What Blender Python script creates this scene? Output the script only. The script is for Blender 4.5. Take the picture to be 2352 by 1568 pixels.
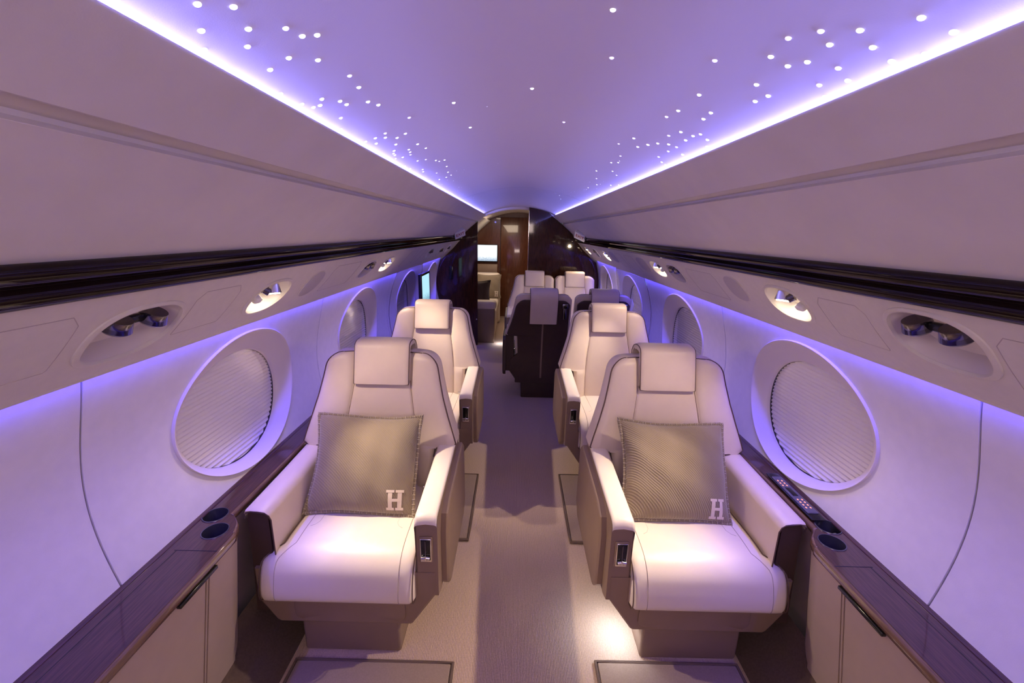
import bpy, bmesh, math, random
import numpy as np
from mathutils import Vector, Matrix

for o in list(bpy.data.objects):
    bpy.data.objects.remove(o)
scene = bpy.context.scene
COL = scene.collection
R = math.radians

# ------------------------------------------------------------------ camera
def camera():
    p, y, r = R(14.484), R(0.266), R(1.2)
    F = Vector((-math.sin(y)*math.cos(p), math.cos(y)*math.cos(p), -math.sin(p)))
    X = Vector((math.cos(y), math.sin(y), 0))
    U = X.cross(F)
    Xr = X*math.cos(r) + U*math.sin(r)
    Ur = U*math.cos(r) - X*math.sin(r)
    cd = bpy.data.cameras.new('camera')
    cd.sensor_width = 36; cd.lens = 15.0; cd.clip_start = .02; cd.clip_end = 60
    co = bpy.data.objects.new('camera', cd); COL.objects.link(co)
    M = Matrix((Xr, Ur, -F)).transposed().to_4x4()
    M.translation = Vector((-.04, 0, 1.6))
    co.matrix_world = M
    scene.camera = co
camera()

# ------------------------------------------------------------------ world, exposure
w = bpy.data.worlds.new('world'); scene.world = w; w.use_nodes = True
w.node_tree.nodes['Background'].inputs[0].default_value = (.05, .045, .06, 1)
w.node_tree.nodes['Background'].inputs[1].default_value = 1
vs = scene.view_settings
vs.view_transform = 'Standard'; vs.look = 'None'; vs.exposure = 0.27; vs.gamma = 1; vs.use_curve_mapping = False

# ------------------------------------------------------------------ large lights
def area(name, loc, direction, sx, sy, power, color, spread=180, roll_axis=None):
    d = bpy.data.lights.new(name, 'AREA'); d.shape = 'RECTANGLE'; d.size = sx; d.size_y = sy
    d.energy = power; d.color = color; d.spread = R(spread)
    o = bpy.data.objects.new(name, d); COL.objects.link(o)
    z = -Vector(direction).normalized()
    ya = Vector(roll_axis or (0, 1, 0)); x = ya.cross(z).normalized(); yv = z.cross(x)
    M = Matrix((x, yv, z)).transposed().to_4x4(); M.translation = Vector(loc); o.matrix_world = M
    return o
COVE = (.20, .215, 1.0); WASH = (.075, .055, 1.0); WARM = (1.0, .72, .50)
P_COVE, P_WASH = 44, 19
for s in (-1, 1):
    # LED strip in the ceiling cove, aimed across the ceiling
    area('cove_led', (s*.530, 2.3, 1.796), (-s*.85, 0, .35), .020, 7.2, P_COVE, COVE)
    # LED strip under the service panel, washing down the sidewall
    area('sidewall_led', (s*1.051, 2.3, 1.286), (0, 0, -1), .012, 7.2, P_WASH, WASH, 130)
# added fill behind the camera, brightening overhead panels and seat fronts
area('rear_fill', (0, -.9, 1.70), (0, 1, .12), .9, .25, 7, (1.0, .76, .70), roll_axis=(0, 0, 1))
# warm down lights of the forward compartment
area('forward_cabin_light', (-.25, 7.0, 1.84), (0, 0, -1), .5, .8, 7, (1.0, .78, .58))

def spot(name, loc, target, power, color, size, blend=.6, radius=.012):
    d = bpy.data.lights.new(name, 'SPOT'); d.energy = power; d.color = color
    d.spot_size = R(size); d.spot_blend = blend; d.shadow_soft_size = radius
    o = bpy.data.objects.new(name, d); COL.objects.link(o); o.location = loc
    o.rotation_euler = (Vector(target)-Vector(loc)).to_track_quat('-Z', 'Y').to_euler()
    return o

# ------------------------------------------------------------------ materials
def mat(name, color, rough=.5, metal=0, coat=0, noise=0, nscale=60, bump=0, bscale=300, spec=.5, emit=None, estr=0, sheen=0, stretch=None, color2=None, wave=None, coat_rough=.05):
    m = bpy.data.materials.new(name); m.use_nodes = True
    nt = m.node_tree; b = nt.nodes['Principled BSDF']; L = nt.links.new
    b.inputs['Base Color'].default_value = (*color, 1)
    b.inputs['Roughness'].default_value = rough
    b.inputs['Metallic'].default_value = metal
    b.inputs['Coat Weight'].default_value = coat
    b.inputs['Coat Roughness'].default_value = coat_rough
    b.inputs['Specular IOR Level'].default_value = spec
    b.inputs['Sheen Weight'].default_value = sheen
    if emit:
        b.inputs['Emission Color'].default_value = (*emit, 1); b.inputs['Emission Strength'].default_value = estr
    tc = nt.nodes.new('ShaderNodeTexCoord'); mp = nt.nodes.new('ShaderNodeMapping')
    L(tc.outputs['Object'], mp.inputs[0])
    if stretch: mp.inputs['Scale'].default_value = stretch
    c2 = color2 or tuple(c*(1-noise) for c in color)
    if noise or color2:
        n = nt.nodes.new('ShaderNodeTexNoise'); n.inputs['Scale'].default_value = nscale; n.inputs['Detail'].default_value = 5
        L(mp.outputs[0], n.inputs['Vector'])
        r = nt.nodes.new('ShaderNodeValToRGB')
        r.color_ramp.elements[0].position = .35; r.color_ramp.elements[1].position = .65
        r.color_ramp.elements[0].color = (*c2, 1); r.color_ramp.elements[1].color = (*color, 1)
        L(n.outputs['Fac'], r.inputs[0]); L(r.outputs[0], b.inputs['Base Color'])
    if wave:   # (scale, direction, bump strength, color amount)
        wv = nt.nodes.new('ShaderNodeTexWave'); wv.bands_direction = wave[1]; wv.inputs['Scale'].default_value = wave[0]
        wv.inputs['Distortion'].default_value = wave[4] if len(wave) > 4 else 1.0
        wv.inputs['Detail'].default_value = 2
        L(tc.outputs['Object'], wv.inputs['Vector'])
        bp = nt.nodes.new('ShaderNodeBump'); bp.inputs['Strength'].default_value = wave[2]; bp.inputs['Distance'].default_value = .002
        L(wv.outputs['Fac'], bp.inputs['Height']); L(bp.outputs[0], b.inputs['Normal'])
        mx = nt.nodes.new('ShaderNodeMix'); mx.data_type = 'RGBA'; mx.blend_type = 'MULTIPLY'
        mx.inputs['Factor'].default_value = wave[3]
        src = b.inputs['Base Color'].links[0].from_socket if b.inputs['Base Color'].links else None
        if src: L(src, mx.inputs['A'])
        else: mx.inputs['A'].default_value = (*color, 1)
        L(wv.outputs['Color'], mx.inputs['B']); L(mx.outputs['Result'], b.inputs['Base Color'])
    elif bump:
        n2 = nt.nodes.new('ShaderNodeTexNoise'); n2.inputs['Scale'].default_value = bscale; n2.inputs['Detail'].default_value = 3
        L(tc.outputs['Object'], n2.inputs['Vector'])
        bp = nt.nodes.new('ShaderNodeBump'); bp.inputs['Strength'].default_value = bump; bp.inputs['Distance'].default_value = .001
        L(n2.outputs['Fac'], bp.inputs['Height']); L(bp.outputs[0], b.inputs['Normal'])
    return m

M = {}
M['wall'] = mat('wall_fabric', (.78, .745, .70), .75, noise=.04, nscale=25, bump=.15, bscale=500)
M['service'] = mat('service_leather', (.70, .65, .57), .6, noise=.04, nscale=40, bump=.2, bscale=600)
M['overhead'] = mat('overhead_fabric', (.74, .69, .65), .6, noise=.05, nscale=8, bump=.1, bscale=400)
M['ceiling'] = mat('ceiling_fabric', (.76, .70, .70), .65, bump=.1, bscale=500)
M['reveal'] = mat('window_reveal', (.76, .69, .64), .45)
M['shade'] = mat('pleated_shade', (.80, .76, .76), .7)
M['dark_gap'] = mat('dark_gap', (.02, .018, .02), .6)
M['leather'] = mat('beige_leather', (.72, .60, .49), .42, noise=.03, nscale=15, bump=.25, bscale=700)
M['leather_pad'] = mat('pale_leather', (.80, .70, .61), .38, noise=.02, nscale=15, bump=.2, bscale=700)
M['taupe'] = mat('taupe_leather', (.26, .175, .125), .45, noise=.05, nscale=20, bump=.3, bscale=600)
M['panel'] = mat('taupe_panel_leather', (.46, .36, .29), .55, noise=.04, nscale=20, bump=.2, bscale=600)
M['brown'] = mat('brown_leather', (.060, .032, .025), .5, noise=.1, nscale=20, bump=.3, bscale=500)
M['piping'] = mat('brown_piping', (.09, .05, .045), .5)
M['wood'] = mat('gloss_wood', (.080, .034, .026), .3, spec=.2, coat=1, color2=(.042, .017, .014), nscale=18, stretch=(14, .7, 14))
M['woodv'] = mat('gloss_wood_vertical', (.17, .058, .026), .25, coat=1, color2=(.10, .032, .014), nscale=16, stretch=(12, 12, .6))
M['woodd'] = mat('dark_gloss_wood', (.060, .021, .012), .4, spec=0, coat=1, color2=(.022, .008, .007), nscale=16, stretch=(12, 12, .6))
M['rail'] = mat('dark_gloss_rail', (.012, .006, .006), .3, spec=0, coat=.5, coat_rough=.03)
M['edge'] = mat('walnut_edge', (.20, .115, .07), .22, coat=1, color2=(.13, .07, .045), nscale=18, stretch=(14, .7, 14))
M['carpet'] = mat('ribbed_carpet', (.64, .46, .34), .95, noise=.18, nscale=160, sheen=.3, wave=(55, 'X', .5, .12, 2.5))
M['rug'] = mat('plush_rug', (.36, .255, .185), .98, noise=.15, nscale=250, bump=1.0, bscale=900, sheen=.3)
M['rugedge'] = mat('rug_binding', (.26, .175, .13), .95, wave=(120, 'Y', .8, .5, .5))
M['toe'] = mat('dark_brown_carpet', (.13, .085, .065), .95, noise=.2, nscale=120, bump=.8, bscale=700)
M['chrome'] = mat('chrome', (.78, .76, .75), .12, metal=1)
M['dchrome'] = mat('dark_chrome', (.20, .19, .22), .18, metal=1)
M['black'] = mat('black_gloss', (.01, .01, .012), .15)
M['cupwell'] = mat('cup_well', (.14, .14, .18), .2, metal=.8)
M['pillow'] = mat('taupe_wool', (.27, .21, .15), .95, noise=.08, nscale=300, sheen=.4, wave=(60, 'DIAGONAL', .5, .12, .4))
M['stitch'] = mat('stitch_wool', (.50, .43, .34), .9)
M['cream'] = mat('cream_wool', (.74, .64, .55), .9, bump=.6, bscale=500, sheen=.3)
M['darkpillow'] = mat('dark_brown_velvet', (.05, .025, .02), .8, sheen=.5)
M['speaker'] = mat('speaker_cloth', (.52, .47, .47), .8, bump=.6, bscale=1500)
M['lamp'] = mat('lit_lens', (1, .9, .75), .5, emit=(1, .80, .58), estr=40)
M['bowl'] = mat('lamp_recess', (.80, .75, .68), .4)
M['star_dim'] = mat('star_dim', (1, 1, 1), .5, emit=(.62, .58, .98), estr=1.0)
M['star'] = mat('star_glow', (1, 1, 1), .5, emit=(.86, .86, 1.0), estr=1.7)
M['white'] = mat('white_plastic', (.80, .78, .76), .4)
M['red'] = mat('red_lettering', (.35, .03, .03), .5)
M['plain_white'] = mat('flat_white', (.9, .88, .82), .6)
M['glow_icon'] = mat('amber_icon', (.8, .3, .15), .5, emit=(1, .35, .2), estr=.9)
M['panelgrey'] = mat('control_face', (.10, .095, .12), .35)
def screen_mat(name, tint, strength):
    m = bpy.data.materials.new(name); m.use_nodes = True; nt = m.node_tree; b = nt.nodes['Principled BSDF']; L = nt.links.new
    b.inputs['Base Color'].default_value = (.01, .01, .01, 1); b.inputs['Roughness'].default_value = .15
    tc = nt.nodes.new('ShaderNodeTexCoord'); sp = nt.nodes.new('ShaderNodeSeparateXYZ'); L(tc.outputs['Generated'], sp.inputs[0])
    n = nt.nodes.new('ShaderNodeTexNoise'); n.inputs['Scale'].default_value = 22; n.inputs['Detail'].default_value = 6; L(tc.outputs['Generated'], n.inputs['Vector'])
    # a skyline: buildings below, sky above
    mu = nt.nodes.new('ShaderNodeMath'); mu.operation = 'MULTIPLY_ADD'; mu.inputs[1].default_value = 1.4; mu.inputs[2].default_value = -.15
    L(sp.outputs['Z'], mu.inputs[0])
    ad = nt.nodes.new('ShaderNodeMath'); ad.operation = 'ADD'; L(n.outputs['Fac'], ad.inputs[0]); L(mu.outputs[0], ad.inputs[1])
    r = nt.nodes.new('ShaderNodeValToRGB'); e = r.color_ramp.elements
    e[0].position = .45; e[0].color = (tint[0]*.35, tint[1]*.42, tint[2]*.5, 1); e[1].position = .85; e[1].color = (*tint, 1)
    L(ad.outputs[0], r.inputs[0]); L(r.outputs[0], b.inputs['Emission Color']); b.inputs['Emission Strength'].default_value = strength
    return m
M['screen_white'] = screen_mat('lit_screen', (.9, .95, 1.0), 1.15)
M['screen_blue'] = screen_mat('lit_screen_blue', (.45, .8, .95), .9)
def glass():
    m = bpy.data.materials.new('clear_pane'); m.use_nodes = True; nt = m.node_tree; nt.nodes.remove(nt.nodes['Principled BSDF'])
    t = nt.nodes.new('ShaderNodeBsdfTransparent'); g = nt.nodes.new('ShaderNodeBsdfGlossy'); g.inputs['Roughness'].default_value = .03
    f = nt.nodes.new('ShaderNodeLayerWeight'); f.inputs[0].default_value = .12; mx = nt.nodes.new('ShaderNodeMixShader')
    L = nt.links.new; q = nt.nodes.new('ShaderNodeMath'); q.operation = 'MULTIPLY'; q.inputs[1].default_value = .3; L(f.outputs['Fresnel'], q.inputs[0]); L(q.outputs[0], mx.inputs[0]); L(t.outputs[0], mx.inputs[1]); L(g.outputs[0], mx.inputs[2]); L(mx.outputs[0], nt.nodes['Material Output'].inputs[0])
    return m
M['glass'] = glass()

# ------------------------------------------------------------------ mesh helpers
class MB:
    def __init__(s): s.v = []; s.f = []
    def add(s, verts, faces):
        n = len(s.v); s.v += [tuple(map(float, p)) for p in verts]; s.f += [tuple(i+n for i in f) for f in faces]; return s
    def grid(s, rows, close_u=False, close_v=False, flip=False):
        """rows: list of equal-length point lists"""
        nr, nc = len(rows), len(rows[0]); fs = []
        for i in range(nr if close_v else nr-1):
            for j in range(nc if close_u else nc-1):
                a, b = i*nc+j, i*nc+(j+1) % nc; c, d = ((i+1) % nr)*nc+(j+1) % nc, ((i+1) % nr)*nc+j
                fs.append((a, d, c, b) if flip else (a, b, c, d))
        return s.add([p for r in rows for p in r], fs)
    def cap(s, ring, flip=False):
        idx = list(range(len(ring)));
        return s.add(ring, [tuple(reversed(idx)) if flip else tuple(idx)])
    def loft(s, rings, caps=True):
        s.grid(rings, close_u=True)
        if caps: s.cap(rings[0], True); s.cap(rings[-1])
        return s
    def box(s, c, d, rot=None):
        x, y, z = [k/2 for k in d]
        vs = [Vector((a*x, b*y, e*z)) for a in (-1, 1) for b in (-1, 1) for e in (-1, 1)]
        if rot is not None: vs = [rot @ v for v in vs]
        c = Vector(c)
        return s.add([v+c for v in vs], [(0, 1, 3, 2), (4, 6, 7, 5), (0, 4, 5, 1), (2, 3, 7, 6), (0, 2, 6, 4), (1, 5, 7, 3)])
    def rbox(s, c, d, r=.01, rot=None, n=3):
        """box with rounded edges: superellipsoid-like loft built by bmesh bevel"""
        bm = bmesh.new(); bmesh.ops.create_cube(bm, size=1)
        bmesh.ops.scale(bm, vec=Vector(d), verts=bm.verts)
        bmesh.ops.bevel(bm, geom=list(bm.edges), offset=min(r, min(d)*.49), segments=n, profile=.5, affect='EDGES')
        c = Vector(c); bm.verts.ensure_lookup_table()
        vs = [((rot @ v.co) if rot is not None else v.co)+c for v in bm.verts]
        fs = [tuple(v.index for v in f.verts) for f in bm.faces]; bm.free()
        return s.add(vs, fs)
    def tube(s, path, r, n=8, closed=False, caps=True):
        P = [Vector(p) for p in path]; rings = []; m = len(P)
        up = None
        for i in range(m):
            if closed: t = (P[(i+1) % m]-P[(i-1) % m])
            else: t = P[min(i+1, m-1)]-P[max(i-1, 0)]
            t.normalize()
            if up is None:
                up = Vector((0, 0, 1)) if abs(t.z) < .9 else Vector((1, 0, 0))
            a = (up - t*up.dot(t)).normalized(); up = a; b = t.cross(a)
            rings.append([P[i]+a*r*math.cos(k*2*math.pi/n)+b*r*math.sin(k*2*math.pi/n) for k in range(n)])
        s.grid(rings, close_u=True, close_v=closed)
        if not closed and caps: s.cap(rings[0], True); s.cap(rings[-1])
        return s
    def cyl(s, a, b, r0, r1=None, n=24):
        a, b = Vector(a), Vector(b); r1 = r0 if r1 is None else r1; t = (b-a).normalized()
        u = t.orthogonal().normalized(); v = t.cross(u)
        ring = lambda c, r: [c+u*r*math.cos(k*2*math.pi/n)+v*r*math.sin(k*2*math.pi/n) for k in range(n)]
        return s.loft([ring(a, r0), ring(b, r1)])
    def extr_y(s, prof, y0, y1, closed=False, ny=1):
        rows = [[(p[0], y0+(y1-y0)*i/ny, p[1]) for p in prof] for i in range(ny+1)]
        s.grid(rows, close_u=closed)
        if closed: s.cap(rows[0]); s.cap(rows[-1], True)
        return s
    def build(s, name, m, parent=None, smooth=40, loc=None, merge=1e-5):
        me = bpy.data.meshes.new(name); me.from_pydata(s.v, [], s.f); me.update()
        bm = bmesh.new(); bm.from_mesh(me); bmesh.ops.remove_doubles(bm, verts=bm.verts, dist=merge)
        bmesh.ops.recalc_face_normals(bm, faces=bm.faces)
        if smooth:
            for f in bm.faces: f.smooth = True
            for e in bm.edges:
                if len(e.link_faces) == 2 and e.calc_face_angle(0) > R(smooth): e.smooth = False
        bm.to_mesh(me); bm.free()
        me.materials.append(m)
        o = bpy.data.objects.new(name, me); COL.objects.link(o)
        if parent: o.parent = parent
        if loc: o.location = loc
        return o

def empty(name, loc=(0, 0, 0), rz=0):
    o = bpy.data.objects.new(name, None); COL.objects.link(o); o.location = loc; o.rotation_euler = (0, 0, rz)
    o.empty_display_size = .1; return o
def tag(o, label, cat, group=None, kind=None):
    o['label'] = label; o['category'] = cat
    if group: o['group'] = group
    if kind: o['kind'] = kind
    return o
def struct(o, label, cat): return tag(o, label, cat, kind='structure')
def copy_tree(o, parent=None):
    c = o.copy(); COL.objects.link(c)
    if parent: c.parent = parent
    for ch in [k for k in bpy.data.objects if k.parent == o]: copy_tree(ch, c)
    return c
def catmull(pts, n=6):
    P = [np.array(p, float) for p in pts]; out = []
    for i in range(len(P)-1):
        p0 = P[max(i-1, 0)]; p1 = P[i]; p2 = P[i+1]; p3 = P[min(i+2, len(P)-1)]
        for k in range(n):
            t = k/n
            out.append(tuple(.5*((2*p1)+(-p0+p2)*t+(2*p0-5*p1+4*p2-p3)*t*t+(-p0+3*p1-3*p2+p3)*t**3)))
    out.append(tuple(P[-1])); return out
def superell(a, b, n, e=2.0):
    out = []
    for k in range(n):
        t = 2*math.pi*k/n; c, s_ = math.cos(t), math.sin(t)
        out.append((a*math.copysign(abs(c)**(2/e), c), b*math.copysign(abs(s_)**(2/e), s_)))
    return out

# ------------------------------------------------------------------ cabin cross-section
_wz = np.array([.40, .50, .56, .645, .71, .78, .85, .92, 1.0, 1.078, 1.16, 1.22, 1.29])
_wx = np.array([1.04, 1.065, 1.082, 1.103, 1.118, 1.13, 1.137, 1.139, 1.1245, 1.112, 1.089, 1.076, 1.064])
_wp = np.polyfit(_wz, _wx, 5)
def Xw(z): return float(np.polyval(_wp, z))
def Xpsu(z): # service panel plane with a slight bulge
    t = (z-1.255)/(1.47-1.255)
    return 1.017-(1.017-.815)*t - .010*math.sin(math.pi*min(max(t, 0), 1))
CR = 1.18
def Zc(x): return 1.925-(CR-math.sqrt(CR*CR-x*x))
YB, YF = -1.3, 6.0     # main cabin
YEND = 8.0

def cell_panel(mb, surf, ya, yb, t0, t1, hole=None, nt=14, ny=2, N=72, rings=9):
    """patch of surf(y,t); hole=(yc,tc,outline pts) cut cleanly by polar rings"""
    if hole is None:
        mb.grid([[surf(ya+(yb-ya)*i/ny, t0+(t1-t0)*j/nt) for j in range(nt+1)] for i in range(ny+1)]); return
    yc, tc, pts = hole
    angs = [math.atan2(q[1], q[0]) for q in pts]
    cand = list(pts)
    corners = [(yb-yc, t1-tc), (ya-yc, t1-tc), (ya-yc, t0-tc), (yb-yc, t0-tc)]
    bord = []
    for (u, v) in cand:
        k = min(((yb-yc)/u if u > 1e-9 else 1e9), ((ya-yc)/u if u < -1e-9 else 1e9), ((t1-tc)/v if v > 1e-9 else 1e9), ((t0-tc)/v if v < -1e-9 else 1e9))
        bord.append([u*k, v*k])
    for c in corners:      # snap nearest border point to each corner
        i = min(range(len(bord)), key=lambda i: (bord[i][0]-c[0])**2+(bord[i][1]-c[1])**2)
        bord[i] = list(c)
    rows = []
    for k in range(rings+1):
        f = (k/rings)**1.3
        rows.append([surf(yc+p[0]*(1-f)+b[0]*f, tc+p[1]*(1-f)+b[1]*f) for p, b in zip(cand, bord)])
    mb.grid(rows, close_u=True)

WIN_Y = [1.615, 2.935, 4.255, 5.50]
WOUT = (.370, .275, .922); WIN = (.307, .226, .883)
side_name = {-1: 'left', 1: 'right'}

def make_sidewall(s):
    mb = MB(); surf = lambda y, z: (s*Xw(z), y, z)
    z0, z1 = .60, 1.300; P = 1.32; g = .003
    edges = [YB, -.37, .955] + [.955+P*k for k in (1, 2, 3)] + [YF]
    for a, b in zip(edges[:-1], edges[1:]):
        wy = [y for y in WIN_Y if a < y < b]
        a2, b2 = a+g, b-g
        cell_panel(mb, surf, a2, b2, z0, z1, (wy[0], WOUT[2], superell(WOUT[0], WOUT[1], 96)) if wy else None, nt=24)
        for e, d in ((a2, -1), (b2, 1)):   # turned-back panel edges
            col = lambda q, dx: [(s*(Xw(z0+(z1-z0)*j/24)+dx), q, z0+(z1-z0)*j/24) for j in range(25)]
            mb.grid([col(e, 0), col(e, .02)])
    o = mb.build('wall_'+side_name[s], M['wall'])
    struct(o, 'off-white padded lower sidewall on the %s with large oval windows' % side_name[s], 'wall')
    # dark backing seen through the joints and forward-room wall beyond
    b = MB(); b.grid([[(s*(Xw(z)+.022), y, z) for z in np.linspace(.62, 1.27, 16)] for y in (YB, -.365, -.375)][:1]+[[(s*(Xw(z)+.022), YB+.001, z) for z in np.linspace(.62, 1.27, 16)]])
    for e in edges[1:-1]:
        b.grid([[(s*(Xw(z)+.018), y, z) for z in np.linspace(.60, 1.28, 16)] for y in (e-.01, e+.01)])
    b.build('panel_joint', M['dark_gap'], o)
    return o
def make_window(s, k, yc):
    root = empty('window_%d' % k, (s*1.12, yc, .92))
    struct(root, 'large oval cabin window with closed pleated shade, number %d from the front on the %s wall' % ((k+1)//2, side_name[s]), 'window')
    N = 96
    oo = superell(WOUT[0], WOUT[1], N); ii = superell(WIN[0], WIN[1], N)
    def P(f, dx, e=0):
        pts = []
        for (a, b), (c, d) in zip(oo, ii):
            y = a*(1-f)+(c+.012)*f; z = (b+WOUT[2])*(1-f)+(d+WIN[2])*f
            pts.append((s*(Xw(z)+dx)-s*1.12, y, z-.92))
        return pts
    rows = [P(-.06, .001), P(-.055, -.005), P(-.02, -.009), P(.03, -.008), P(.08, -.002), P(.25, .012), P(.5, .026), P(.75, .037), P(.92, .045), P(1.0, .052), P(1.02, .062)]
    f = MB().grid(rows, close_u=True).build('window_frame', M['reveal'], root, smooth=60)
    # dark gap ring behind the frame
    MB().grid([P(1.02, .062), P(1.06, .085), P(.7, .085)], close_u=True).build('gap_ring', M['dark_gap'], root)
    # pleated shade: horizontal zig-zag pleats filling the oval
    a, b = WIN[0]*1.02, WIN[1]*1.02; sh = MB(); npl = 27; rows = []
    for i in range(npl*2+1):
        z = -b+2*b*i/(npl*2); w_ = a*math.sqrt(max(0, 1-(z/b)**2))+1e-4
        dx = .066+(.0065 if i % 2 else 0)
        zz = z+WIN[2]
        rows.append([(s*(Xw(zz)+dx)-s*1.12, .012+w_*t, zz-.92) for t in np.linspace(-1, 1, 9)])
    sh.grid(rows); sh.build('pleated_shade', M['shade'], root, smooth=0)
    # clear inner pane
    pr = [[(s*(Xw(d*q+WIN[2])+.050)-s*1.12, .012+c*q, d*q+WIN[2]-.92) for c, d in ii] for q in (1.0, .66, .33, .01)]
    MB().grid(pr, close_u=True).build('window_pane', M['glass'], root)
for s in (-1, 1):
    make_sidewall(s)
for k, yc in enumerate(WIN_Y):
    make_window(-1, 2*k+1, yc); make_window(1, 2*k+2, yc)

# ------------------------------------------------------------------ service panel band with recesses
VENT = [( .945, .122, .066), ]
PSU = {
    -1: [('vent', .945, .120, .064, 1.358), ('light', 1.488, .112, .055, 1.362), ('speaker', 1.806, .072, .052, 1.368), ('vent', 2.478, .098, .046, 1.372), ('light', 2.860, .120, .045, 1.374),
         ('vent', 4.28, .11, .045, 1.377), ('vent', 4.955, .11, .045, 1.36), ('vent', 5.43, .10, .045, 1.372)],
    1: [('vent', .915, .112, .064, 1.384), ('light', 1.446, .108, .053, 1.383), ('speaker', 1.79, .072, .050, 1.388), ('vent', 2.482, .108, .048, 1.385), ('light', 2.800, .120, .047, 1.386),
        ('speaker', 3.135, .125, .050, 1.387), ('speaker', 4.12, .12, .05, 1.385), ('light', 4.45, .09, .05, 1.379), ('vent', 5.05, .10, .047, 1.377), ('light', 5.62, .10, .045, 1.383)]}
NRM = Vector((.73, 0, .69))   # outward normal of the band (right side)
place = {  # wording that singles each fixture out
    -1: {'vent': ['nearest, above the first left window', 'ahead of the second left window', 'first of the three beyond the lit lamp', 'middle of the three near the dark partition', 'last before the dark partition'],
         'light': ['above the front left seat', 'above the second left seat'], 'speaker': ['left']},
    1: {'vent': ['nearest, above the first right window', 'before the second lit right lamp', 'far one between two small lit lamps'],
        'light': ['above the front right seat', 'above the second right seat', 'beside the far oval speakers', 'last before the dark right bulkhead'],
        'speaker': ['nearest on the right, ahead of the front lamp', 'middle one ahead of the second lamp', 'farthest one beside a small lamp']}}
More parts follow.
